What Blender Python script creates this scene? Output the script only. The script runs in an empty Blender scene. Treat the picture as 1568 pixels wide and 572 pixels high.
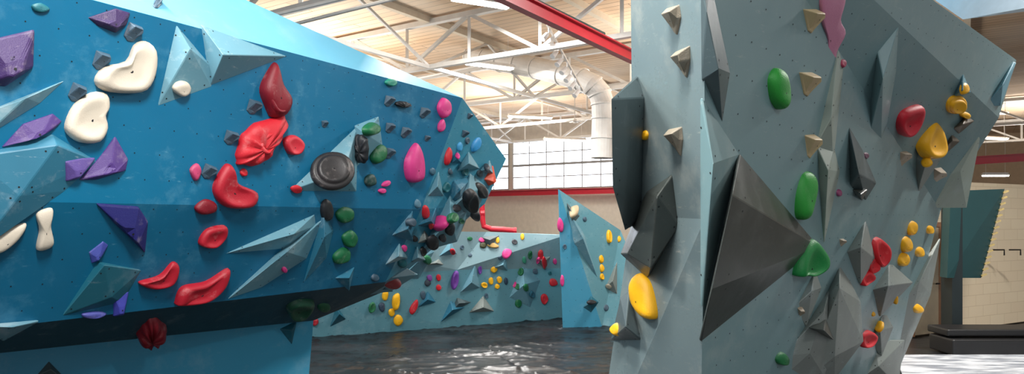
import bpy, bmesh, math, random
from mathutils import Vector, Matrix
from mathutils import noise as mn
from mathutils.bvhtree import BVHTree
from mathutils.geometry import tessellate_polygon
random.seed(7)
S=1.41; F=1045.0; H=1.7*S
CAM=Vector((0,0,H))
def P(u,v,d): return Vector((d*(u-784)/F*S, d*S, (1.7-d*(v-335)/F)*S))
def PX(u,z,d): return Vector((d*(u-784)/F*S, d*S, z*S))
def W(x,y,z): return Vector((x,y,z))*S
def R(a,b,z): return Vector((a*.832+b*.555, -a*.555+b*.832, z))*S   # building axes
sc=bpy.context.scene
sc.view_settings.view_transform='Standard'

# ---------------- materials
def lin(c):
    r=[]
    for x in c:
        x=x/255.0
        r.append(x/12.92 if x<=.04045 else ((x+.055)/1.055)**2.4)
    return tuple(r)+(1.0,)
def newmat(name):
    m=bpy.data.materials.new(name); m.use_nodes=True
    nt=m.node_tree; b=nt.nodes['Principled BSDF']
    return m,nt,b
def N(nt,t,**k):
    n=nt.nodes.new(t)
    for a,v in k.items(): setattr(n,a,v)
    return n
def coords(nt,scale=(1,1,1),rot=(0,0,0)):
    g=N(nt,'ShaderNodeNewGeometry'); mp=N(nt,'ShaderNodeMapping')
    mp.inputs['Scale'].default_value=scale; mp.inputs['Rotation'].default_value=rot
    nt.links.new(g.outputs['Position'],mp.inputs['Vector']); return mp.outputs['Vector']
def noise(nt,vec,scale,detail=4,rough=.55):
    n=N(nt,'ShaderNodeTexNoise'); n.inputs['Scale'].default_value=scale
    n.inputs['Detail'].default_value=detail; n.inputs['Roughness'].default_value=rough
    nt.links.new(vec,n.inputs['Vector']); return n.outputs['Fac']
def ramp(nt,fac,stops):
    r=N(nt,'ShaderNodeValToRGB'); e=r.color_ramp.elements
    while len(e)<len(stops): e.new(.5)
    for i,(p,c) in enumerate(stops): e[i].position=p; e[i].color=c
    nt.links.new(fac,r.inputs['Fac']); return r.outputs['Color']
def mix(nt,fac,a,b,mode='MIX'):
    m=N(nt,'ShaderNodeMix',data_type='RGBA',blend_type=mode)
    for s,v in ((0,fac),(6,a),(7,b)):
        if isinstance(v,bpy.types.NodeSocket): nt.links.new(v,m.inputs[s])
        else: m.inputs[s].default_value=v
    return m.outputs[2]
def bump(nt,b,h,st=.2,dist=.02):
    n=N(nt,'ShaderNodeBump'); n.inputs['Strength'].default_value=st; n.inputs['Distance'].default_value=dist
    nt.links.new(h,n.inputs['Height']); nt.links.new(n.outputs['Normal'],b.inputs['Normal'])
def g(v): return (v,v,v,1)

def paint(name,c,c2=None,chalk=.5,rough=.45,chalkcol=(190,205,210)):
    m,nt,b=newmat(name)
    v=coords(nt); n1=noise(nt,v,.6,5); n2=noise(nt,v,1.6,10,.72); n3=noise(nt,coords(nt,(3,3,14),(.5,.3,.2)),1.4,10,.8)
    base=mix(nt,n1,lin(c),lin(c2 or tuple(x*.85 for x in c)))
    mask=ramp(nt,n2,[(.54,g(0)),(.78,g(chalk))])
    col=mix(nt,mask,base,lin(chalkcol))
    mask2=ramp(nt,n3,[(.6,g(0)),(.7,g(min(1,chalk*1.2)))])
    col=mix(nt,mask2,col,lin(chalkcol))
    nt.links.new(col,b.inputs['Base Color'])
    nt.links.new(ramp(nt,n2,[(.3,g(rough-.06)),(.75,g(rough+.14))]),b.inputs['Roughness'])
    bump(nt,b,noise(nt,v,160,2),.12,.004)
    return m
M={}
M['blue']=paint('blue_wall_paint',(10,112,150),(4,96,136),.36,.38,(130,190,208))
M['blue_low']=paint('shaded_blue_wall_paint',(8,98,132),(4,84,118),.3,.42,(120,175,195))  # wall blue darkened: shade of the steeper lower section put into the color
M['facet']=paint('window_lit_blue_paint',(66,142,166),(50,126,154),.6,.34,(180,204,210))  # wall blue paled: window light and glare on the end facet painted in
M['blue_top']=paint('lit_blue_wall_paint',(112,182,208),(100,172,202),.2,.5)  # wall blue lightened: light caught by the top band is painted in
M['kick']=paint('lit_kick_panel_paint',(60,152,186),(48,142,178),.2,.45)  # kick panel brightened: light from above put into the color
M['far']=paint('teal_wall_paint',(104,154,166),(90,144,158),.4,.5)
M['grey']=paint('grey_blue_wall_paint',(132,158,158),(108,142,150),.38,.34,(190,196,188))
M['greyA']=paint('grey_column_paint',(128,142,142),(104,124,130),.55,.27,(192,190,180))
M['vol_lb']=paint('volume_pale_blue',(112,156,170),(94,144,162),.65,.5,(205,212,212))
M['vol_b']=paint('volume_blue',(50,118,144),(38,104,130),.6,.5,(190,205,210))
M['vol_t']=paint('volume_teal',(26,98,116),(20,84,102),.2,.5)
M['under']=paint('shaded_underside_teal',(18,66,82),(14,56,70),.2,.6)  # darkened teal: shade beneath the lip painted into the underside
M['vol_g']=paint('volume_grey',(142,148,142),(118,128,126),.5,.5)
M['vol_dg']=paint('volume_dark_grey',(84,98,100),(70,84,88),.45,.42,(150,155,155))
M['vol_k']=paint('volume_charcoal',(70,74,70),(56,62,60),.4,.34,(135,136,130))
M['vol_tan']=paint('volume_tan',(120,108,92),(100,90,78),.4,.5)
M['vol_gg']=paint('volume_sage',(158,168,156),(140,154,146),.4,.5)
def plastic(c,chalk=.3,rough=.5):
    k=('p',c)
    if k in M: return M[k]
    m,nt,b=newmat('hold_resin_%02x%02x%02x'%c)
    v=coords(nt); n=noise(nt,v,6,8,.72)
    mask=ramp(nt,n,[(.56,g(0)),(.82,g(chalk))])
    nt.links.new(mix(nt,mask,lin(c),lin((225,210,205))),b.inputs['Base Color'])
    b.inputs['Roughness'].default_value=rough
    bump(nt,b,noise(nt,v,110,4),.4,.006)
    M[k]=m; return m
def simple(name,c,rough=.5,metal=0,em=0,emc=None):
    if name in M: return M[name]
    m,nt,b=newmat(name); v=coords(nt); n=noise(nt,v,5,4)
    nt.links.new(mix(nt,n,lin(c),lin(tuple(x*.88 for x in c))),b.inputs['Base Color'])
    b.inputs['Roughness'].default_value=rough; b.inputs['Metallic'].default_value=metal
    if em:
        b.inputs['Emission Color'].default_value=lin(emc or c); b.inputs['Emission Strength'].default_value=em
    M[name]=m; return m
hole=simple('bolt_hole_dark',(14,18,22),.8)

# ---------------- mesh helpers
def mkobj(name,verts,faces,mats,midx=None,smooth=False,parent=None):
    me=bpy.data.meshes.new(name); me.from_pydata([tuple(v) for v in verts],[],faces); me.update()
    for m in mats: me.materials.append(m)
    if midx:
        for p,i in zip(me.polygons,midx): p.material_index=i
    if smooth:
        for p in me.polygons: p.use_smooth=True
    o=bpy.data.objects.new(name,me); sc.collection.objects.link(o)
    if parent: o.parent=parent
    return o
def empty(name):
    e=bpy.data.objects.new(name,None); sc.collection.objects.link(e); return e
class MB:
    def __init__(s): s.v=[];s.f=[];s.m=[]
    def box(s,p,q,w,h=None,mi=0,up=Vector((0,0,1))):
        h=h or w; p=Vector(p);q=Vector(q); d=(q-p).normalized()
        x=d.cross(up); 
        if x.length<1e-3: x=d.cross(Vector((1,0,0)))
        x.normalize(); y=x.cross(d)
        b=len(s.v)
        for e in (p,q):
            for a,c in ((-1,-1),(1,-1),(1,1),(-1,1)): s.v.append(e+x*a*w/2+y*c*h/2)
        for f in ((0,3,2,1),(4,5,6,7),(0,1,5,4),(1,2,6,5),(2,3,7,6),(3,0,4,7)):
            s.f.append([b+i for i in f]); s.m.append(mi)
    def tube(s,pts,r,n=12,mi=0):
        pts=[Vector(p) for p in pts]; b=len(s.v); prev=None
        for i,p in enumerate(pts):
            d=(pts[min(i+1,len(pts)-1)]-pts[max(i-1,0)]).normalized()
            if prev is None:
                x=d.cross(Vector((0,0,1)))
                if x.length<1e-2: x=d.cross(Vector((1,0,0)))
            else: x=prev-d*prev.dot(d)
            x.normalize(); prev=x; y=d.cross(x); rr=r[i] if isinstance(r,(list,tuple)) else r
            for k in range(n):
                a=2*math.pi*k/n; s.v.append(p+x*math.cos(a)*rr+y*math.sin(a)*rr)
        for i in range(len(pts)-1):
            for k in range(n):
                s.f.append([b+i*n+k,b+i*n+(k+1)%n,b+(i+1)*n+(k+1)%n,b+(i+1)*n+k]); s.m.append(mi)
        s.f.append([b+k for k in range(n)][::-1]); s.m.append(mi)
        s.f.append([b+(len(pts)-1)*n+k for k in range(n)]); s.m.append(mi)
    def poly(s,pts,mi=0):
        b=len(s.v); s.v+= [Vector(p) for p in pts]; s.f.append(list(range(b,b+len(pts)))); s.m.append(mi)
    def disc(s,c,n,r,k=8,mi=0):
        x=n.orthogonal().normalized(); y=n.cross(x)
        s.poly([c+x*math.cos(2*math.pi*i/k)*r+y*math.sin(2*math.pi*i/k)*r for i in range(k)],mi)
    def make(s,name,mats,smooth=False,parent=None): return mkobj(name,s.v,s.f,mats,s.m,smooth,parent)

BV=[];BF=[]
def addbvh(vs,fs):
    b=len(BV); BV.extend([Vector(v) for v in vs])
    for f in fs:
        for i in range(1,len(f)-1): BF.append((b+f[0],b+f[i],b+f[i+1]))
TREE=[None]
def rebuild(): TREE[0]=BVHTree.FromPolygons([tuple(v) for v in BV],BF)
def ray(u,v): return Vector(((u-784)/F,1,-(v-335)/F)).normalized()

def wall(name,faces,mats,grid=.24,seed=0):
    par=empty(name)
    vs=[];fs=[];mi=[]
    tn=MB()
    for pts,m,gf in faces:
        pts=[Vector(p) for p in pts]
        tri=tessellate_polygon([pts]) if len(pts)>3 else [(0,1,2)]
        for t in tri:
            a,b,c=[pts[i] for i in t]
            n=(b-a).cross(c-a)
            if n.length<1e-6: continue
            n.normalize()
            if n.dot(CAM-a)<0: b,c=c,b; n=-n
            idx=[]
            for p in (a,b,c):
                for j,q in enumerate(vs):
                    if (q-p).length<1e-4: idx.append(j);break
                else: vs.append(p); idx.append(len(vs)-1)
            fs.append(idx); mi.append(m)
            if gf:
                e1=Vector((0,0,1)).cross(n).normalized(); e2=n.cross(e1)
                def to2(p): return ((p-a).dot(e1)+a.dot(e1),(p-a).dot(e2)+a.dot(e2))
                T=[to2(p) for p in (a,b,c)]
                def ins(x,y):
                    s=[]
                    for i in range(3):
                        x1,y1=T[i];x2,y2=T[(i+1)%3]; s.append((x2-x1)*(y-y1)-(y2-y1)*(x-x1))
                    return all(q>0.02 for q in s) or all(q<-0.02 for q in s)
                xs=[t[0] for t in T];ys=[t[1] for t in T]
                i0=math.floor(min(xs)/grid);i1=math.ceil(max(xs)/grid);j0=math.floor(min(ys)/grid);j1=math.ceil(max(ys)/grid)
                for j in range(j0,j1+1):
                    for i in range(i0,i1+1):
                        x=(i+(.5 if j%2 else 0))*grid; y=j*grid
                        if ins(x,y):
                            pp=a+e1*(x-a.dot(e1))+e2*(y-a.dot(e2))+n*.002
                            if pp.y>.3: tn.disc(pp,n,.0065,6)
    o=mkobj('panels',vs,fs,mats,mi,parent=par)
    sm=o.modifiers.new('thick','SOLIDIFY'); sm.thickness=.03; sm.offset=-1
    if tn.v: tn.make('bolt_hole_grid',[hole],parent=par)
    addbvh(vs,fs)
    return par

def hit(u,v):
    r=TREE[0].ray_cast(CAM,ray(u,v))
    return r[0],r[1]
def frame(u,v,lim=.3):
    loc,n=hit(u,v)
    if loc is None: return None,None
    if n.dot(CAM-loc)<0: n=-n
    vd=(CAM-loc).normalized()
    k=0
    nn=n.copy()
    while nn.dot(vd)<lim and k<20:
        nn=(nn+vd*.1).normalized(); k+=1
    return loc,nn
def onplane(u,v,loc,n,off=0):
    d=ray(u,v); den=d.dot(n)
    t=((loc+n*off)-CAM).dot(n)/den
    return CAM+d*t

def volume(base,apex,mat,name='climbing_volume',center=None,emb=.02,bolts=True,register=True):
    cu,cv=center or (sum(p[0] for p in base)/len(base),sum(p[1] for p in base)/len(base))
    loc,n=frame(cu,cv)
    if loc is None: print('miss vol',base[0]); return
    bp=[onplane(u,v,loc,n) for u,v in base]
    size=max((a-b).length for a in bp for b in bp)
    pts=bp+[p-n*emb for p in bp]
    for a in apex:
        pts.append(onplane(a[0],a[1],loc,n,a[2]*size))
    bm=bmesh.new()
    for p in pts: bm.verts.new(p)
    r=bmesh.ops.convex_hull(bm,input=bm.verts)
    junk=[e for e in r['geom_interior'] if isinstance(e,bmesh.types.BMVert)]
    if junk: bmesh.ops.delete(bm,geom=list(set(junk)),context='VERTS')
    bmesh.ops.recalc_face_normals(bm,faces=bm.faces)
    bmesh.ops.dissolve_limit(bm,angle_limit=.02,verts=bm.verts,edges=bm.edges)
    bm.verts.index_update()
    vs=[v.co.copy() for v in bm.verts]; fs=[[v.index for v in f.verts] for f in bm.faces]
    fn=[(f.normal.copy(),f.calc_center_median(),f.calc_area()) for f in bm.faces]
    bm.free()
    mi=[0]*len(fs)
    V=list(vs);Fa=list(fs)
    if bolts:
        for f,(nn,c,ar) in zip(fs,fn):
            if ar>.04 and nn.dot(CAM-c)>0:
                for i in f:
                    q=vs[i].lerp(c,.3)+nn*.002
                    x=nn.orthogonal().normalized();y=nn.cross(x);b=len(V)
                    for k in range(6): V.append(q+x*math.cos(k*1.0472)*.008+y*math.sin(k*1.0472)*.008)
                    Fa.append(list(range(b,b+6))); mi.append(1)
    o=mkobj(name,V,Fa,[mat,hole],mi)
    bv=o.modifiers.new('edge','BEVEL'); bv.width=.006; bv.segments=1; bv.limit_method='ANGLE'; bv.angle_limit=.4
    if register: addbvh(vs,fs)
    return o

def catmull(pts,n):
    out=[];k=len(pts);per=max(2,n//k)
    for i in range(k):
        p0,p1,p2,p3=pts[i-1],pts[i],pts[(i+1)%k],pts[(i+2)%k]
        for j in range(per):
            t=j/per
            out.append(.5*((2*p1)+(p2-p0)*t+(2*p0-5*p1+4*p2-p3)*t*t+(3*p1-p0-3*p2+p3)*t**3))
    return out
def hold(pts,col,style='dome',h=.34,mat=None,name='climbing_hold',chalk=.3,drop=.12,center=None,rough=.5):
    cu,cv=center or (sum(p[0] for p in pts)/len(pts),sum(p[1] for p in pts)/len(pts))
    loc,n=frame(cu,cv,.35)
    if loc is None: print('miss hold',pts[0]); return
    h*=.82
    pl=[onplane(u,v,loc,n) for u,v in pts]
    c=sum(pl,Vector())/len(pl)
    size=2*sum((p-c).length for p in pl)/len(pl)
    off=.45*h*size
    if style!='flat':
        pl=[onplane(u,v,loc,n,off)-n*off for u,v in pts]
        c=sum(pl,Vector())/len(pl); size=2*sum((p-c).length for p in pl)/len(pl)
    hh=h*size
    down=(Vector((0,0,-1))-n*Vector((0,0,-1)).dot(n)).normalized()
    m=mat or plastic(col,chalk,rough)
    if style in('facet','wedge'):
        mb=MB(); k=len(pl)
        if style=='facet': top=[c+(p-c)*.3+n*hh*(1 if (p-c).dot(down)>0 else .75)+down*size*drop for p in pl]
        else: top=[c+(p-c)*.62+n*hh*(1.1 if (p-c).dot(down)<0 else .3) for p in pl]
        mid=[c+(p-c)*.98+n*hh*.14 for p in pl]
        lv=[[p-n*.01 for p in pl],mid,top]
        for L in lv: mb.v+=L
        for r in range(2):
            for i in range(k): mb.f.append([r*k+i,r*k+(i+1)%k,(r+1)*k+(i+1)%k,(r+1)*k+i]); mb.m.append(0)
        mb.f.append([2*k+i for i in range(k)]); mb.m.append(0)
        tn=(top[1]-top[0]).cross(top[2]-top[0]).normalized()
        if tn.dot(n)<0: tn=-tn
        tc=sum(top,Vector())/k+tn*.006
        mb.disc(tc,tn,.024*size,8,1)
        o=mb.make(name,[m,hole])
        bv=o.modifiers.new('edge','BEVEL'); bv.width=.035*size; bv.segments=2; bv.limit_method='ANGLE'; bv.angle_limit=.3
        return o
    ol=catmull(pl,36); k=len(ol)
    prof=[(1,-.04),(1.0,.12),(.985,.32),(.93,.55),(.84,.74),(.7,.89),(.52,.97),(.3,1.0),(.045,1.0)]
    if style=='jug': prof=[(1,-.04),(1.0,.15),(1.0,.4),(.97,.65),(.9,.88),(.79,1.0),(.66,.97),(.5,.84),(.3,.74),(.05,.72)]
    if style=='flat': prof=[(1,-.04),(1,.3),(.97,.7),(.9,1),(.5,1.03),(.03,1.03)]
    if style=='disc': prof=[(1,-.04),(1,.3),(.96,.5),(.88,.62),(.82,.64),(.78,.62),(.74,.85),(.68,1.0),(.6,1.05),(.48,.98),(.3,.9),(.04,.88)]
    mb=MB(); ph=random.random()*6
    for s,z in prof:
        for i,p in enumerate(ol):
            a=2*math.pi*i/k
            ht=z*hh
            ss=s
            if style=='rib': ht*=1+.2*math.sin(a*9)*(1-abs(2*s-1)*.5); ss=s*(1+.04*math.sin(a*9))
            elif style!='flat' and style!='disc': ht*=1+.1*math.sin(2*a+ph)*s+.35*((p-c).dot(down)/size)*s
            mb.v.append(c+(p-c)*ss+n*ht+down*size*drop*(1-s))
    for r in range(len(prof)-1):
        for i in range(k):
            mb.f.append([r*k+i,r*k+(i+1)%k,(r+1)*k+(i+1)%k,(r+1)*k+i]); mb.m.append(0)
    r=len(prof)-1
    mb.f.append([r*k+i for i in range(k)]); mb.m.append(1)
    o=mb.make(name,[m,hole],smooth=True)
    return o
def ell(u,v,a,b,rot=0,k=8,jit=.08):
    out=[];c,s=math.cos(rot),math.sin(rot)
    for i in range(k):
        t=2*math.pi*i/k; f=1+random.uniform(-jit,jit)
        x=a*math.cos(t)*f;y=b*math.sin(t)*f
        out.append((u+x*c-y*s,v+x*s+y*c))
    return out
def wedge(u,v,w,hh,rot=0):
    c,s=math.cos(rot),math.sin(rot)
    return [(u+x*c-y*s,v+x*s+y*c) for x,y in ((-w*.42,-hh*.42),(w*.38,-hh*.5),(w*.5,-hh*.2),(w*.3,hh*.4),(0,hh*.5),(-w*.32,hh*.35))]

# ================= CLIMBING WALLS =================
T=P(708,150,7.35); Bn=W(-.534-.595*5.6,7.35-5.6,3.0)
An=W(-5.27,1.5,4.3)
Mf=W(-.94,7.07,1.8); Mn=W(-4.21,1.57,1.8)
Lf=W(-1.304,7.04,1.053); Ln=W(-4.6,1.5,1.053)
Rr=P(775,243,8.6); Q=P(742,312,8.3); Nn=P(585,447,8.3)
K=P(480,490,7.0); Kn=W(-6.98,2.67,.66)
Kb=P(472,572,7.0); Kb.z=0; Knb=Kn.copy(); Knb.z=0
wall('overhanging_climbing_wall',[
 ([Bn,T,An],1,False),
 ([Mn,Mf,T,Bn],0,True),
 ([Ln,Lf,Mf,Mn],5,True),
 ([T,Rr,Mf],2,True),([Rr,Q,Mf],2,True),([Mf,Q,Lf],2,True),
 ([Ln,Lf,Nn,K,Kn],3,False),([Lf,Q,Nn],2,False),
 ([Kn,K,Kb,Knb],4,False),
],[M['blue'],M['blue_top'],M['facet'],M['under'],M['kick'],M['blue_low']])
f0b=PX(400,0,9.42); f1b=PX(866,0,11.62)
f0m=PX(400,.85,9.2); f1m=PX(866,.88,11.4)
f0t=PX(400,1.56,8.9); fmt=PX(745,1.5,10.7); f1t=PX(866,1.44,11.0)
fmm=PX(700,.92,10.5); fmb=PX(700,0,10.72)
wall('bouldering_wall',[([f0b,fmb,fmm,f0m],0,True),([fmb,f1b,f1m,fmm],0,True),([f0m,fmm,fmt,f0t],1,True),([fmm,f1m,f1t,fmt],1,True)],[M['far'],paint('far_wall_lit_paint',(138,166,172),(122,154,164),.4,.5)],grid=.26)  # upper panels paler than the lower: light on them is in the color
a0=P(856,290,10.2);bl=PX(862,0,10.64);bmm=PX(922,0,10.75);rt=P(950,352,11.3);rb=PX(1010,0,11.3)
wall('prow_climbing_wall',[([a0,bl,bmm],0,True),([a0,bmm,rb,rt],1,True)],[paint('lit_prow_blue_paint',(80,160,190),(66,148,182),.2,.45),M['far']])  # prow blue brightened to paint in the light on its left face
AB=PX(1070,0,4.0);AM=W(.92,3.26,1.7);AT=W(.74,2.63,3.16)
RB=PX(1372,0,7.3);RM=P(1440,322,6.9);RM2=P(1529,180,6.5);RT=P(1556,92,6.3)
LB=W(.589,4.7,0);LM=P(969,330,4.0);LT=P(964,-200,3.2)
BPb=W(2.0,8.5,0);BPt=W(2.2,8.0,3.2)
wall('freestanding_bouldering_wall',[([AB,RB,RM,AM],0,True),([AM,RM,RM2,RT,AT],0,True),
  ([LB,AB,AM,LM],1,False),([LM,AM,AT,LT],1,False),([LT,AT,RT,BPt],2,False),([LB,LM,LT,BPt,BPb],1,False),([RB,BPb,BPt,RT,RM],0,False)],
  [M['grey'],M['greyA'],M['blue_top']])
rebuild()

# ================= VOLUMES =================
V=volume
V([(-30,175),(100,123),(62,158),(-30,215)],[(40,150,.12)],M['vol_lb'])
V([(-40,240),(80,205),(150,247),(100,292),(-40,390)],[(88,222,.10),(30,300,.08)],M['vol_b'])
V([(95,483),(150,400),(217,413),(188,462)],[(160,405,.14),(170,455,.1)],M['vol_t'])
V([(241,163),(270,38),(326,104),(324,133)],[(292,75,.16)],M['vol_lb'])
V([(308,38),(440,86),(322,131)],[(342,84,.2)],M['vol_lb'])
V([(443,292),(548,192),(546,293)],[(528,262,.14)],M['vol_lb'])
V([(543,192),(580,178),(586,222),(546,255)],[(560,205,.25)],M['vol_lb'])
V([(345,388),(482,328),(484,345),(440,380)],[(450,358,.12)],M['vol_lb'])
V([(348,458),(420,392),(495,335),(470,395),(400,440)],[(440,385,.12)],M['vol_lb'])
V([(465,432),(496,320),(511,352),(500,395)],[(497,362,.15)],M['vol_b'])
V([(513,425),(543,408),(535,445)],[(535,425,.3)],M['vol_b'])
V([(505,500),(515,468),(530,488)],[(520,480,.3)],M['vol_t'])
V([(428,503),(455,490),(447,527)],[(447,505,.3)],M['vol_t'])
V([(-30,500),(60,492),(5,522)],[(20,500,.2)],M['vol_lb'])
V([(55,575),(75,552),(112,590)],[(78,565,.2)],M['vol_dg'])
for b,a,m in [
 ([(645,385),(690,300),(720,322),(700,370)],[(690,335,.25)],'vol_lb'),
 ([(680,330),(720,265),(745,285),(730,330)],[(718,295,.2)],'vol_lb'),
 ([(600,360),(632,322),(634,370)],[(625,350,.25)],'vol_b'),
 ([(610,430),(650,365),(665,385),(640,430)],[(645,395,.25)],'vol_lb'),
 ([(560,452),(605,400),(640,420),(600,445)],[(600,425,.2)],'vol_lb'),
 ([(695,275),(725,270),(705,320),(688,310)],[(705,290,.3)],'vol_b'),
 ([(590,405),(612,372),(625,395)],[(610,392,.3)],'vol_lb'),
 ([(640,345),(668,318),(672,352)],[(660,338,.3)],'vol_b'),
 ([(700,262),(718,232),(735,258)],[(718,250,.3)],'vol_lb'),
 ([(655,300),(672,262),(680,300)],[(670,285,.25)],'vol_lb'),
 ([(672,392),(690,368),(700,388)],[(688,382,.3)],'vol_lb'),([(628,402),(640,378),(652,398)],[(640,394,.3)],'vol_lb'),
 ([(735,262),(750,245),(758,268)],[(748,258,.3)],'vol_lb'),([(640,372),(650,352),(664,370)],[(652,366,.3)],'vol_g'),
 ([(575,448),(592,428),(602,446)],[(590,441,.3)],'vol_b'),([(712,350),(728,336),(735,352)],[(725,347,.3)],'vol_b'),
 ([(690,250),(702,228),(708,250)],[(700,243,.3)],'vol_b')]:
    V(b,a,M[m])
for b,a,m in [([(675,492),(690,460),(712,470)],[(693,474,.3)],'vol_b'),([(705,447),(728,400),(735,440)],[(722,432,.25)],'vol_lb'),
 ([(718,478),(740,452),(757,476)],[(740,470,.3)],'vol_g'),([(780,455),(800,405),(828,428),(812,470)],[(803,435,.22)],'vol_lb'),
 ([(755,410),(775,395),(778,415)],[(770,405,.3)],'vol_lb'),([(640,470),(655,445),(668,462)],[(655,458,.3)],'vol_b'),
 ([(735,362),(765,360),(750,380)],[(750,367,.3)],'vol_dg'),([(820,395),(843,392),(835,415)],[(833,400,.3)],'vol_g'),
 ([(690,478),(700,455),(722,462)],[(703,464,.3)],'vol_dg'),([(655,405),(672,396),(680,405)],[(668,402,.3)],'vol_g'),
 ([(868,318),(893,355),(915,425),(880,372)],[(893,365,.12)],'vol_lb'),([(893,470),(905,452),(917,462),(905,478)],[(905,463,.3)],'vol_t'),
 ([(925,440),(945,400),(945,450)],[(938,430,.3)],'vol_g'),([(868,310),(888,330),(876,345)],[(877,327,.3)],'vol_dg')]:
    V(b,a,M[m])
# right wall
V([(974,116),(968,345),(980,330),(985,150)],[(936,152,.36),(938,285,.36),(957,352,.2)],M['vol_dg'],center=(985,240))
V([(1035,257),(988,292),(950,388),(990,424),(1036,345)],[(1006,300,.2),(960,388,.17),(996,410,.16)],M['vol_k'])
V([(1134,236),(1254,377),(1074,522)],[(1121,298,.10),(1090,442,.10)],M['vol_k'],center=(1150,380))
V([(1077,-30),(1088,-30),(1118,112),(1106,187),(1078,122)],[(1100,105,.12),(1082,20,.05)],M['vol_dg'],center=(1092,100))
V([(1076,150),(1132,236),(1100,340),(1076,470)],[(1092,250,.08)],M['grey'],center=(1092,250))
V([(950,455),(962,445),(980,520),(935,520)],[(958,500,.3)],M['vol_dg'],center=(965,500))
V([(1283,75),(1292,98),(1276,250),(1250,222)],[(1273,180,.07)],M['vol_gg'])
V([(1252,225),(1277,225),(1286,262),(1262,372)],[(1268,260,.09)],M['vol_gg'])
V([(1345,78),(1376,40),(1372,110),(1348,250),(1324,240)],[(1352,120,.08)],M['grey'])
V([(1294,165),(1342,280),(1326,306),(1302,286)],[(1315,265,.14)],M['vol_dg'])
V([(1294,165),(1325,258),(1305,262)],[(1308,230,.06)],M['vol_gg'])
V([(1290,388),(1326,335),(1340,395),(1318,434)],[(1318,378,.2)],M['vol_g'])
V([(1320,448),(1362,400),(1398,432),(1348,484)],[(1360,437,.2)],M['vol_g'])
V([(1350,500),(1440,365),(1425,450),(1378,560)],[(1408,430,.07)],M['vol_g'])
V([(1262,450),(1287,400),(1318,462),(1322,522),(1278,580),(1235,580)],[(1285,440,.16),(1278,545,.1)],M['vol_g'])
V([(1200,575),(1198,545),(1272,440),(1276,540),(1262,575)],[(1262,475,.12),(1240,540,.1)],M['vol_g'])
V([(1215,470),(1248,412),(1258,440),(1235,500)],[(1243,445,.14)],M['vol_g'])
V([(1328,520),(1352,470),(1368,500),(1350,545)],[(1348,505,.2)],M['vol_g'])
V([(1300,590),(1340,520),(1385,520),(1375,590)],[(1345,560,.12)],M['vol_g'])
V([(1405,297),(1400,240),(1425,195),(1443,240)],[(1418,250,.15)],M['vol_g'])
V([(1427,318),(1450,268),(1503,200),(1480,318)],[(1470,262,.05)],M['vol_gg'],center=(1455,280))
V([(1460,150),(1475,113),(1487,142)],[(1474,138,.25)],M['vol_lb'])
V([(1508,163),(1553,95),(1556,96),(1532,162)],[(1535,130,.1)],M['vol_lb'],center=(1530,140))
V([(1447,228),(1458,205),(1470,216),(1452,232)],[(1458,215,.3)],M['vol_tan'])
V([(1458,198),(1480,178),(1492,185),(1468,205)],[(1475,190,.3)],M['vol_tan'])
rebuild()
V([(1240,502),(1265,488),(1277,520)],[(1262,505,.25)],M['vol_k'],register=False)
V([(1303,290),(1328,292),(1320,308)],[(1318,297,.2)],M['vol_k'],register=False)

# ================= HOLDS =================
pur=(80,52,124);dpur=(52,34,78);red=(172,20,40);dred=(122,12,30);wht=(214,202,184);gry=(66,88,104);blk=(30,32,36)
grn=(16,98,58);lgrn=(44,150,56);pnk=(210,56,130);yel=(242,178,18);tan=(178,158,128);nav=(30,30,100);rred=(200,30,44);tea=(22,96,106)
hold([(-15,62),(58,45),(56,104),(12,134),(-15,128)],(60,36,92),'facet',.3)
hold([(0,72),(22,62),(40,78),(30,98),(0,100)],(44,26,70),'facet',.5)
hold([(137,27),(180,13),(203,20),(197,38),(180,51),(152,40)],dpur,'facet',.28)
hold([(50,8),(64,5),(77,14),(66,20),(53,17)],tea)
for u,v,w,hh,ro in [(205,50,27,30,.5),(156,93,27,30,.4),(119,142,27,30,.5),(390,164,22,24,.4),(355,211,22,23,.4),(321,263,22,24,.5),(597,155,14,18,.3),(651,173,13,18,.3),(598,196,13,17,.2),(622,203,13,18,.3),(598,235,13,18,.3),(498,190,10,12,0),(242,3,14,14,.4),(713,205,8,12,.2),(720,178,6,10,.2),(655,212,8,10,.2)]:
    hold(wedge(u,v,w,hh,ro),gry,'wedge',.5)
hold([(148,124),(162,103),(196,94),(208,70),(224,63),(240,78),(238,112),(224,138),(196,143),(162,139)],wht,'jug',.24,chalk=.1,drop=.05)
hold([(102,190),(116,160),(142,142),(164,144),(168,162),(162,176),(165,196),(152,217),(124,218),(106,206)],wht,'jug',.24,chalk=.1,drop=.05)
hold([(58,328),(82,320),(79,345),(82,375),(58,383),(62,352)],wht,'dome',.25,chalk=.1)
hold([(-15,372),(18,350),(42,343),(30,365),(5,385),(-15,388)],wht,'dome',.25,chalk=.1)
hold(ell(280,136,14,12),wht,'dome',.4,chalk=.1)
hold([(5,226),(38,190),(84,174),(98,186),(86,198),(42,215)],pur,'facet',.25)
hold([(123,277),(158,238),(180,208),(200,244),(196,262),(150,276)],pur,'facet',.25)
hold([(103,248),(130,243),(150,243),(122,276),(104,279)],(96,76,146),'facet',.25)
hold([(150,313),(216,318),(231,341),(226,390),(206,370),(180,345)],nav,'facet',.26)
hold([(138,387),(160,370),(168,376),(150,402),(142,404)],(60,70,150),'facet',.3)
hold([(176,453),(200,447),(192,484),(176,486)],(62,66,160),'facet',.3)
hold([(128,480),(150,477),(164,480),(150,486),(130,486)],(72,76,150),'dome',.3)
hold([(403,135),(418,104),(428,97),(434,126),(447,152),(438,176),(420,180),(410,162)],dred,'dome',.36)
hold([(407,142),(420,132),(434,140),(440,158),(432,172),(416,170)],dred,'jug',.55)
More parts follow.
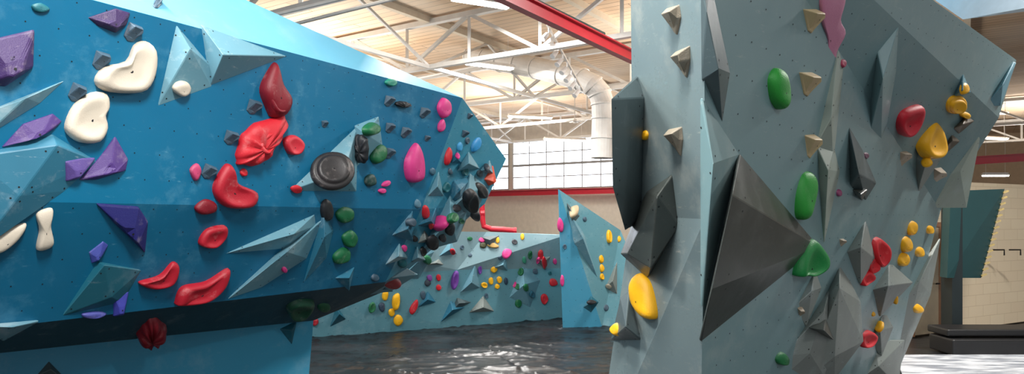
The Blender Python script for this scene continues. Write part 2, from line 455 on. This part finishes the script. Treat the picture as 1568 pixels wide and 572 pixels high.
hold([(366,243),(372,212),(394,190),(437,178),(440,196),(424,224),(404,250),(372,253)],rred,'rib',.26)
hold([(392,224),(404,205),(424,198),(420,218),(402,236)],rred,'jug',.6)
hold([(436,214),(452,207),(465,219),(459,235),(443,235)],(200,40,56),'jug',.35)
hold([(330,282),(348,252),(358,258),(364,280),(394,295),(386,316),(352,318),(333,303)],red,'jug',.26)
hold(ell(374,264,6,6),rred,'dome',.4)
hold([(292,260),(303,250),(309,262),(300,277)],(186,60,104),'dome',.35)
hold([(300,318),(316,306),(332,312),(330,324),(308,328)],dred,'dome',.35)
hold([(306,374),(318,352),(346,346),(347,362),(328,378)],red,'jug',.3)
hold([(214,433),(246,422),(266,402),(275,410),(264,434),(236,442)],red,'jug',.28)
hold([(271,462),(282,440),(318,432),(352,412),(346,436),(318,460),(276,467)],red,'jug',.24)
hold([(211,518),(222,498),(238,488),(257,506),(247,524),(224,530)],dred,'rib',.35)
hold(ell(436,413,4,4),pnk); hold(ell(482,492,6,6),red)
hold(ell(455,290,9,5),rred)
hold(ell(510,260,34,29,.1,10,.02),(44,41,42),'disc',.24,drop=0,rough=.35,chalk=.3)
hold([(544,208),(560,214),(560,246),(546,246)],blk,'rib',.25)
hold([(560,196),(572,187),(581,192),(578,203),(564,208)],grn); hold([(569,240),(580,222),(592,225),(591,242),(576,251)],grn)
hold(ell(568,276,9,10,.5),(20,60,56)); hold([(516,328),(528,318),(542,322),(540,336),(524,341)],grn)
hold([(526,362),(540,353),(549,364),(542,377),(530,376)],grn); hold([(512,392),(526,380),(537,384),(534,398),(516,404)],grn)
hold(ell(600,126,9,6),(20,130,110)); hold(ell(618,160,12,5,.1),blk,'rib'); hold(ell(502,322,9,16,0),blk)
hold([(672,165),(680,150),(691,157),(690,172),(679,181)],pnk); hold(ell(677,192,5,10,.3),pnk)
hold([(624,245),(640,219),(650,238),(648,272),(634,280),(625,272)],pnk,'dome',.3)
hold(ell(592,281,8,4,-.5),pnk); hold(ell(687,240,4,14,.2),rred); hold(ell(653,325,5,11,.1),rred)
hold(ell(730,222,6,12,.5),(40,140,200),h=.22); hold([(745,275),(758,253),(762,275),(752,285)],(225,80,50),'facet')
hold(ell(586,292,6,4),pnk); hold([(440,470),(458,460),(482,464),(470,480),(446,484)],(16,70,50),'jug')
hold(ell(496,470,10,6),(16,80,50))
FAR=[(722,308,10,14,.2,blk),(739,292,8,13,-.3,blk),(728,330,7,7,0,(50,54,60)),(690,350,7,9,.5,blk),(694,333,7,8,.1,grn),(664,372,9,10,.6,blk),
   (678,364,6,6,0,(50,54,60)),(672,340,13,9,-.7,pnk),(648,385,5,7,.2,blk),(655,398,6,6,0,grn),(700,318,6,6,0,(60,60,66)),(712,345,6,5,0,(60,90,90)),
   (600,433,14,7,.1,(150,50,56)),(590,452,5,8,.2,yel),(607,462,6,14,.1,yel),(610,490,7,9,0,yel),(600,478,5,6,0,yel),(634,470,5,12,.5,rred),(570,470,5,8,.3,grn),(585,470,5,7,0,(40,60,80)),
   (648,452,4,7,0,gry),(712,262,5,8,0,tea),(705,225,4,7,.2,(60,150,200)),(684,287,5,8,.2,tea),(630,340,7,7,0,gry),(640,312,5,7,0,(90,130,150)),(617,402,6,8,0,tea),
   (697,428,5,14,.15,(110,60,150)),(776,388,7,9,.6,pnk),(752,430,4,6,0,yel),(742,436,5,4,0,yel),(757,412,5,5,0,yel),(765,428,4,5,0,yel),(762,438,4,4,0,yel),
   (740,375,5,5,0,(60,60,30)),(755,375,9,4,.2,(200,160,90)),(738,367,5,4,.3,pnk),(762,367,3,5,0,yel),(800,362,3,5,0,yel),(788,370,4,4,0,(60,60,66)),(828,390,4,8,.2,rred),(833,402,3,8,-.2,rred),(824,398,3,4,0,pnk),
   (834,457,5,8,0,rred),(848,432,6,6,.4,rred),(794,464,5,7,0,grn),(797,415,4,6,0,grn),(792,438,3,5,0,grn),(803,398,3,5,0,(60,150,120)),(812,390,3,6,.2,grn),(806,440,4,6,0,grn),
   (788,435,3,5,0,pnk),(735,412,3,7,0,(110,60,150)),(775,430,3,5,0,(40,60,80)),(820,415,4,4,0,gry),(850,400,3,4,0,pnk),(672,425,4,5,0,rred),(672,440,4,5,0,rred),(658,425,4,5,0,(130,70,150)),(693,385,4,4,0,rred),(720,365,4,3,0,grn),
   (720,390,3,3,0,gry),(766,395,3,3,0,gry),(708,378,3,4,0,gry),(842,418,3,3,0,tea),(745,452,3,4,0,gry),(815,450,4,5,0,(40,100,120)),(655,433,5,5,0,(50,60,70)),
   (858,345,5,11,0,pnk),(851,321,7,10,0,(40,110,170)),(880,322,5,10,.1,tan),(921,396,3,6,0,yel),(922,410,3,6,0,yel),(922,423,3,5,0,yel),(906,462,7,4,0,blk),(933,362,3,10,0,yel),(948,365,3,5,0,yel),(896,335,3,4,0,gry),(932,438,5,3,.3,(170,160,140)),(861,430,3,9,0,pnk),(865,377,3,4,0,gry),(928,470,4,5,0,gry),
   (700,238,3,5,0,pnk),(716,215,3,5,0,gry),(735,265,4,5,0,(60,80,90)),(690,262,3,5,0,gry),(663,262,4,6,0,(60,100,120)),(745,255,4,6,0,(50,60,70)),(620,380,4,5,0,pnk),(635,365,5,5,0,blk),(575,425,6,5,0,(60,90,110)),(660,345,4,5,0,(210,60,60)),(706,338,5,4,0,(50,120,90))]
for u,v,a,b,r,c in FAR:
    hold(ell(u,v,a,b,r,7,.12),c,random.choice(['dome','jug','dome']),.32)
# right wall
for p in ([(1015,14),(1034,8),(1037,28),(1031,55),(1026,50)],[(1029,80),(1050,71),(1051,92),(1046,121),(1040,114)],[(1018,199),(1038,195),(1040,215),(1037,241),(1030,230)]):
    hold(p,(140,130,114),'wedge',.42,drop=.0)
for u,v in ((1247,32),(1241,129),(1244,224)):
    hold([(u-10,v-18),(u+9,v-18),(u+10,v-6),(u+2,v+20),(u-3,v+16)],(206,182,140),'wedge',.42,drop=0)
for u,v,s in ((1384,242,.8),(1438,268,.75),(1290,371,.4),(1226,478,.5)):
    hold([(u-10*s,v-14*s),(u+9*s,v-14*s),(u+11*s,v-2),(u+1,v+17*s),(u-6*s,v+10*s)],(170,154,132),'wedge',.42,drop=0)
hold([(1257,-10),(1292,-10),(1285,28),(1293,50),(1279,80),(1276,106),(1262,104),(1265,60),(1257,30)],(206,134,164),'flat',.05,chalk=.1)
hold(ell(1291,97,5,7),(170,60,90)); hold(ell(1285,295,4,6),(150,70,110)); hold(ell(1326,238,4,5),(110,70,90)); 
hold([(1183,122),(1192,105),(1204,110),(1209,130),(1206,155),(1197,168),(1186,152)],lgrn,'dome',.32,chalk=.1)
hold([(1232,268),(1246,264),(1251,280),(1244,312),(1233,336),(1222,330),(1222,298)],lgrn,'dome',.32,chalk=.1)
hold([(1216,420),(1224,393),(1246,366),(1263,386),(1262,406),(1242,421),(1226,420)],(16,130,60),'jug',.3,chalk=.1)
hold(ell(1198,549,10,10,0),(24,110,60))
hold([(964,432),(974,418),(988,430),(997,460),(999,487),(984,484),(968,462)],yel,'dome',.3,chalk=.05)
hold(ell(986,207,5,8),yel,chalk=.05); hold(ell(943,503,8,10),yel,chalk=.05); hold(ell(925,567,13,9,.4),yel,chalk=.05)
hold([(1374,190),(1382,170),(1412,162),(1413,180),(1398,200),(1382,208)],(206,30,50),'jug',.3)
hold([(1449,160),(1456,148),(1474,148),(1481,160),(1472,173),(1455,173)],yel,'disc',.26,chalk=.05)
hold([(1410,220),(1418,196),(1430,184),(1443,202),(1444,228),(1434,242),(1418,240)],yel,'jug',.3,chalk=.05)
for u,v,a,b in ((1418,248,9,8),(1478,135,6,9),(1478,176,9,5),(1396,349,9,12),(1387,373,10,13),(1382,396,10,11),(1407,385,8,8),(1423,351,7,7),(1405,472,9,7),(1345,498,6,9),(1337,480,3,4),(1372,458,3,7)):
    hold(ell(u,v,a,b,.2,7,.1),yel,'dome',.34,chalk=.05)
for p in ([(1334,366),(1346,363),(1358,378),(1354,400),(1344,408),(1333,388)],[(1326,398),(1340,392),(1343,410),(1330,418)],[(1316,424),(1330,414),(1338,424),(1326,434),(1318,436)]):
    hold(p,(214,34,44),'jug',.36)
hold([(1316,512),(1330,505),(1342,514),(1332,527),(1318,530)],(224,50,60),'jug',.32)

# ================= BUILDING SHELL =================
m,nt,b=newmat('black_vinyl_mat')
nt.links.new(mix(nt,ramp(nt,noise(nt,coords(nt),.9,7),[(.45,g(0)),(.85,g(.35))]),lin((24,25,27)),lin((84,86,90))),b.inputs['Base Color'])
b.inputs['Roughness'].default_value=.3
bump(nt,b,noise(nt,coords(nt,(1,3,1),(0,0,.3)),5,4),.25,.03)
floorm=m
fl=MB(); fl.box(W(-22,18,-.08),W(30,18,-.08),60*S,.12*S); fl.make('floor',[floorm])
# wrinkled vinyl crash pad cover (real folds)
nx,ny=300,230; x0,x1,y0,y1=-5.2,5.6,6.0,17.2
vs=[];fs=[]
def ridge(q,w): return max(0,1-abs(q)/w)**1.5
for j in range(ny+1):
    for i in range(nx+1):
        x=x0+(x1-x0)*i/nx; y=y0+(y1-y0)*j/ny
        p1=mn.noise(Vector((x*.35+y*.12,y*1.5-x*.35,1.3)))
        p2=mn.noise(Vector((x*.5-y*.2,y*2.1+x*.8,7.7)))
        p3=mn.noise(Vector((x*1.1,y*3.2+x*.2,3.1)))
        env=.5+.5*mn.noise(Vector((x*.3,y*.3,9)))
        z=.004+.045*ridge(p1,.10)*env+.04*ridge(p2,.09)*(1.1-env)+.022*ridge(p3,.12)
        sx=((x*.95+y*.3)%3.4); sy=((y*.95-x*.3)%2.3)
        if min(sx,3.4-sx)<.04 or min(sy,2.3-sy)<.04: z-=.02
        ed=min(i,nx-i,j,ny-j)/6
        vs.append(Vector((x,y,.012+max(z,-.006)*min(1,ed))))
for j in range(ny):
    for i in range(nx):
        a=j*(nx+1)+i; fs.append([a,a+1,a+nx+2,a+nx+1])
mkobj('crash_pad_cover',vs,fs,[floorm],smooth=True)
q=[PX(1370,.016,8.5),PX(1720,.016,8.5),PX(1760,.016,6.2),PX(1390,.016,6.8)]
m,nt,b=newmat('pale_vinyl'); nt.links.new(mix(nt,ramp(nt,noise(nt,coords(nt,(1,4,1),(0,0,.4)),1.6,6),[(.4,g(0)),(.6,g(1))]),lin((206,208,212)),lin((130,134,142))),b.inputs['Base Color']); b.inputs['Roughness'].default_value=.3
bump(nt,b,noise(nt,coords(nt,(1,4,1),(0,0,.4)),2,5),.8,.08)
pts=q;vs=pts+[p-Vector((0,0,.02)) for p in pts]
mkobj('mat_cover_sheet',vs,[[3,2,1,0],[4,5,6,7],[0,1,5,4],[1,2,6,5],[2,3,7,6],[3,0,4,7]],[m])

m,nt,b=newmat('wood_decking')
v=coords(nt,(1,1,1),(0,0,math.radians(33.7)))
br=N(nt,'ShaderNodeTexBrick'); br.inputs['Scale'].default_value=1; br.inputs['Brick Width'].default_value=5; br.inputs['Row Height'].default_value=.3; br.inputs['Mortar Size'].default_value=.015
br.inputs['Color1'].default_value=lin((216,184,150)); br.inputs['Color2'].default_value=lin((200,166,132)); br.inputs['Mortar'].default_value=lin((116,88,64))
nt.links.new(v,br.inputs['Vector'])
nt.links.new(mix(nt,ramp(nt,noise(nt,coords(nt),.3,3),[(.35,g(0)),(.7,g(.65))]),br.outputs['Color'],lin((230,216,198))),b.inputs['Base Color']); b.inputs['Roughness'].default_value=.8
CZ=5.75
def slab(name,pts,mat,t):
    pts=[Vector(p) for p in pts]; k=len(pts); vs=pts+[p+t for p in pts]
    fs=[list(range(k))[::-1],[k+i for i in range(k)]]+[[i,(i+1)%k,k+(i+1)%k,k+i] for i in range(k)]
    return mkobj(name,vs,fs,[mat])
slab('ceiling',[R(-34,2,CZ),R(24,2,CZ),R(24,41,CZ),R(-34,41,CZ)],m,Vector((0,0,.2)))
plaster=simple('plaster_wall',(230,220,204),.8)
FB=24.3
wm=MB()
def seg(a1,a2,z1,z2,bb,mb): mb.box(R(a1,bb,(z1+z2)/2),R(a2,bb,(z1+z2)/2),.3,(z2-z1)*S)
seg(-34,-4,0,2.95,FB,wm); seg(-34,-4,4.95,CZ,FB,wm); seg(-34,-26,2.95,4.95,FB,wm); seg(-6,-4,2.95,4.95,FB,wm)
for x in (-21,-16.2,-11): seg(x-.12,x+.12,2.95,4.95,FB,wm)
wm.make('wall_far',[plaster])
glass=simple('daylight_glass',(236,244,255),.3,0,6.0)
wf=simple('window_frame_grey',(170,170,168),.5)
gi=0
for a1,a2 in ((-26,-21.12),(-20.88,-16.32),(-16.08,-11.12),(-10.88,-6)):
    gi+=1; par=empty('window_%d'%gi)
    mb=MB(); mb.box(R(a1,FB,3.95),R(a2,FB,3.95),.03,2*S); mb.make('glass',[glass],parent=par)
    mb=MB(); n=6
    for i in range(n+1):
        x=a1+(a2-a1)*i/n; mb.box(R(x,FB-.12,2.95),R(x,FB-.12,4.95),.06 if i%6 else .14,.06)
    for z in (2.97,3.45,3.95,4.45,4.93): mb.box(R(a1,FB-.12,z),R(a2,FB-.12,z),.06,.06 if z!=3.95 else .14)
    mb.make('frame',[wf],parent=par)
wm=MB(); wm.box(R(-4,FB,CZ/2),R(-4,40,CZ/2),.3,CZ*S); wm.make('wall_return',[plaster])
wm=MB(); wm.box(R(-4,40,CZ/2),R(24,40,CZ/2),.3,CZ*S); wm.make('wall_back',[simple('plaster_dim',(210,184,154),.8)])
wm=MB(); wm.box(R(-34,2,CZ/2),R(-34,FB,CZ/2),.3,CZ*S); wm.make('wall_left',[plaster])
m,nt,b=newmat('painted_brick')
br=N(nt,'ShaderNodeTexBrick'); br.inputs['Scale'].default_value=1; br.inputs['Brick Width'].default_value=.5; br.inputs['Row Height'].default_value=.24; br.inputs['Mortar Size'].default_value=.006
br.inputs['Color1'].default_value=lin((242,222,190)); br.inputs['Color2'].default_value=lin((238,216,184)); br.inputs['Mortar'].default_value=lin((222,198,164))
nt.links.new(coords(nt,(1,1,1),(math.radians(-90),0,0)),br.inputs['Vector']); nt.links.new(br.outputs['Color'],b.inputs['Base Color']); b.inputs['Roughness'].default_value=.75
w0=PX(1330,0,9.6);w1=PX(1640,0,12.2)
wm=MB(); wm.box(w0+Vector((0,0,1.6)),w1+Vector((0,0,1.6)),.2,3.2); wm.make('wall_right',[m])
dd=(w1-w0).normalized(); dn=Vector((dd.y,-dd.x,0)); 
if dn.dot(CAM-w0)<0: dn=-dn
dp=empty('door_1'); dc=PX(1412,0,10.1); dc=w0+dd*((dc-w0).dot(dd))+dn*.1
mb=MB(); mb.box(dc-dd*.42+dn*.03+Vector((0,0,1.12)),dc+dd*.42+dn*.03+Vector((0,0,1.12)),.05,2.2); mb.make('leaf',[simple('door_paint',(232,206,170),.5)],parent=dp)
mb=MB()
for s in(-1,1): mb.box(dc+dd*.47*s+dn*.03,dc+dd*.47*s+dn*.03+Vector((0,0,2.3)),.1,.08)
mb.box(dc-dd*.5+dn*.03+Vector((0,0,2.28)),dc+dd*.5+dn*.03+Vector((0,0,2.28)),.08,.1); mb.make('frame',[simple('door_frame',(160,112,80),.5)],parent=dp)
mb=MB(); mb.tube([dc+dd*.34+dn*.05+Vector((0,0,1.05)),dc+dd*.34+dn*.12+Vector((0,0,1.05)),dc+dd*.22+dn*.12+Vector((0,0,1.05))],.014,8); mb.make('handle',[simple('dark_metal',(40,38,36),.4,.8)],parent=dp)
bk=simple('black_vinyl',(20,19,20),.45)
b0=PX(1440,.10,8.75);b1=PX(1720,.10,8.75)
mb=MB(); mb.box(b0,b1,.7,.2*S); b0.z=b1.z=.265*S; b0.y+=.1;b1.y+=.1; mb.box(b0,b1,.62,.09*S)
o=mb.make('padded_bench',[bk]); bv=o.modifiers.new('r','BEVEL'); bv.width=.03; bv.segments=3
tp=empty('training_board_wall')
tm=simple('dark_teal_paint',(30,72,74),.5)
pts=[P(1456,292,9.2),P(1538,289,9.6),P(1502,425,9.6),P(1450,425,9.2)]
o=slab('panel',pts,tm,Vector((.05,.3,0)));o.parent=tp
mb=MB(); mb.box(PX(1457,0,9.4),P(1457,300,9.4),.34,.2); mb.make('post',[simple('dark_post',(30,40,42),.5)],parent=tp)
mb=MB()
for i in range(15):
    t=(i+.5)/15; q=pts[1].lerp(pts[2],t); mb.box(q+Vector((-.03,-.02,-.02)),q+Vector((.07,-.02,.02)),.05,.03)
mb.make('edge_tabs',[simple('tab_tan',(206,180,120),.5)],parent=tp)
mb=MB()
for u in (1520,1545):
    q=P(u,382,10.6); mb.tube([q,q+Vector((.25,0,0)),q+Vector((.25,0,-.12))],.015,8)
mb.make('coat_hook_rail',[simple('dark_metal',(40,38,36),.4,.8)])
slab('climbing_wall_cap',[P(1425,-4,6.6),P(1474,30,7.0),P(1600,14,8.2),P(1800,-30,8.2),P(1500,-120,6.6)],simple('cap_blue',(206,228,244),.5),Vector((0,.2,.3)))

# ================= ROOF STRUCTURE =================
steel=simple('white_steel',(232,228,222),.5); 
redm=simple('red_steel',(190,20,42),.4)
def truss(bb,a1,a2,zt,zb,step):
    mb=MB(); mb.box(R(a1,bb,zt),R(a2,bb,zt),.18,.14); mb.box(R(a1,bb,zb),R(a2,bb,zb),.16,.12)
    x=a1;i=0
    while x<a2-1e-6:
        xn=min(x+step,a2); mb.box(R(x,bb,zb if i%2 else zt),R(xn,bb,zt if i%2 else zb),.09,.09)
        mb.box(R(xn,bb,zb),R(xn,bb,zt),.08,.08); x=xn;i+=1
    mb.make('roof_truss',[steel])
for bb in (6.5,10.5,14.5,18.5,22.5): truss(bb,-24,-2 if bb<23 else -5,CZ-.1,CZ-1.0,1.6)
for bb in (28,34): truss(bb,-3,18,CZ-.1,CZ-.9,1.6)
mb=MB()
for a in range(-30,20,3): mb.box(R(a,3,CZ-.06),R(a,24 if a<-4 else 39,CZ-.06),.16,.18)
mb.make('roof_joists',[simple('painted_joist',(226,212,190),.6)])
mb=MB()
for a in (-15,-9): mb.box(R(a,6,CZ-1.0),R(a,24,CZ-1.0),.1,.1)
for bb in (6.5,10.5,14.5,18.5): 
    for a in (-15,-9): mb.box(R(a,bb,CZ-1.0),R(a,bb+2,CZ-.1),.07,.07); mb.box(R(a,bb+4,CZ-1.0),R(a,bb+2,CZ-.1),.07,.07)
mb.make('roof_bracing',[steel])
def ibeam(p,q,h,name):
    mb=MB(); mb.box(p+Vector((0,0,h/2)),q+Vector((0,0,h/2)),h*.7,h*.12); mb.box(p-Vector((0,0,h/2)),q-Vector((0,0,h/2)),h*.7,h*.12); mb.box(p,q,h*.12,h); mb.make(name,[redm])
p=P(775,-7,8.1);q=P(970,88,11.1);d=(q-p); ibeam(p-d*.8,q+d*.6,.24,'red_steel_beam')
ibeam(R(-24,FB-.6,2.78),R(-8,FB-.6,2.78),.28,'red_steel_beam')
ibeam(P(1470,247,16),P(1640,236,17),.24,'red_steel_beam')
mb=MB(); mb.tube([P(738,310,12),P(739,335,12),P(741,346,12),P(752,350,12),P(770,351,12),P(790,353,12)],.07,12)
mb.tube([P(736,326,12),P(742,326,12)],.09,10); mb.tube([P(786,353,12),P(791,353,12)],.09,10); mb.make('red_sprinkler_pipe',[redm],smooth=False)
mb=MB(); mb.tube([P(400,28,9),P(540,-6,8.4)],.035,8); mb.tube([P(440,40,10),P(620,-6,9.2)],.04,8); mb.tube([P(640,120,17),P(930,60,15)],.04,8); mb.make('sprinkler_pipes',[steel])
mb=MB(); mb.tube([P(818,0,10),P(925,52,12)],.04,8); mb.make('electrical_conduit',[simple('teal_conduit',(60,110,110),.5)])
pts=[P(790,98,15.5),P(820,104,15.2),P(860,113,14.6),P(890,122,14.2)]
bend=[P(907,130,14),P(918,142,14),P(923,158,14),P(924,180,14),P(923,210,14),P(922,242,14)]
al=[P(720,86,16.5)]+pts+bend
mb=MB(); mb.tube(al,.33,24)
for q,qq in zip(al,al[1:]):
    L=(qq-q).length; k=max(1,int(L/.6))
    for i in range(k):
        c=q.lerp(qq,i/k); mb.tube([c,c+(qq-q).normalized()*.05],.355,24)
mb.make('ventilation_duct',[simple('duct_grey',(226,222,216),.4)],smooth=False)
lampe=simple('fluorescent_tube',(255,250,240),.4,0,9.0)
def lamp(c,axis,L,name='fluorescent_ceiling_light',watt=0):
    par=empty(name); ax=axis.normalized()
    mb=MB(); mb.box(c-ax*L/2,c+ax*L/2,.3,.05); mb.box(c-ax*L/2+Vector((0,0,.05)),c+ax*L/2+Vector((0,0,.05)),.12,.06); mb.make('housing',[steel],parent=par)
    mb=MB()
    side=ax.cross(Vector((0,0,1)))
    for s in(-1,0,1): mb.tube([c-ax*L*.48+side*.09*s-Vector((0,0,.05)),c+ax*L*.48+side*.09*s-Vector((0,0,.05))],.032,8)
    mb.make('tubes',[lampe],parent=par)
    mb=MB()
    for s in(-1,1): mb.tube([c+ax*L*.4*s,Vector(((c+ax*L*.4*s).x,(c+ax*L*.4*s).y,CZ*S))],.006,6)
    mb.make('hanger_wires',[steel],parent=par)
    if watt:
        l=bpy.data.lights.new('lamp_light','AREA'); l.shape='RECTANGLE'; l.size=L; l.size_y=.2; l.energy=watt; l.color=(1,.975,.94)
        o=bpy.data.objects.new('lamp_light',l); sc.collection.objects.link(o); o.parent=par
        o.location=c-Vector((0,0,.1)); o.rotation_euler=(0,0,math.atan2(ax.y,ax.x))
d2=Vector((-.832,.555,0)); d1=Vector((.555,.832,0))
lamp(P(750,99,14.5),Vector((1,.6,0)),1.6,watt=350); lamp(P(737,2,11.5),Vector((1,.5,0)),1.5,watt=300); lamp(P(865,213,24),Vector((1,.3,0)),2.2,watt=150)
lamp(P(812,178,21),Vector((1,.3,0)),2.0,watt=150)
lamp(P(1522,211,26),Vector((1,.3,0)),1.8,watt=200); lamp(P(1524,267,20),Vector((1,0,0)),1.0,watt=100); lamp(P(1536,172,24),Vector((1,0,0)),.4)
for x,y,w in ((-3,3.2,640),(-.4,1.6,850),(-3,-3,400),(4,-3,350),(-6.5,4,500),(3.2,8.5,500),(6.5,6.5,750),(-.8,9.2,520)):
    lamp(W(x,y,5.3),d2,1.9,watt=w)
par=empty('track_light'); mb=MB(); t0=P(838,38,12);t1=P(892,138,13.5); mb.box(t0,t1,.05,.05); mb.make('track',[steel],parent=par)
mb=MB()
for i in range(8):
    q=t0.lerp(t1,(i+.3)/8); mb.tube([q,q-Vector((0,0,.14))],.02,8); a=q-Vector((.04,0,.16)); mb.tube([a,a+Vector((-.12,-.1,-.16))],[.055,.075],12)
mb.make('spot_heads',[simple('spot_white',(235,235,235),.4)],parent=par)
mb=MB(); q=P(880,185,20); mb.tube([q,q+Vector((0,0,2.6))],.02,6)
for k in range(6):
    a=k*math.pi/3; mb.box(q,q+Vector((math.cos(a)*.35,math.sin(a)*.35,-.03)),.1,.02)
mb.tube([q-Vector((0,0,.08)),q+Vector((0,0,.06))],.08,12); mb.make('ceiling_fan',[steel])

# ================= LIGHT =================
wd=bpy.data.worlds.new('World'); sc.world=wd; wd.use_nodes=True
bg=wd.node_tree.nodes['Background']; bg.inputs['Color'].default_value=(.9,.95,1,1); bg.inputs['Strength'].default_value=.76
for a,bb in ((-12,10),(-12,18),(-4,14),(2,30),(-18,14),(-20,6)):  # fill lights without fixtures, added to brighten the ceiling
    l=bpy.data.lights.new('ceiling_fill','AREA'); l.size=3; l.energy=560; l.color=(1,.94,.86)
    o=bpy.data.objects.new('ceiling_fill_light',l); sc.collection.objects.link(o); o.location=R(a,bb,3.4); o.rotation_euler=(math.pi,0,0)

cam=bpy.data.cameras.new('Camera'); co=bpy.data.objects.new('Camera',cam); sc.collection.objects.link(co)
co.location=CAM; co.rotation_euler=(math.pi/2,0,0); cam.lens=24; cam.sensor_width=36; cam.shift_y=49/1568; cam.clip_end=300
sc.camera=co
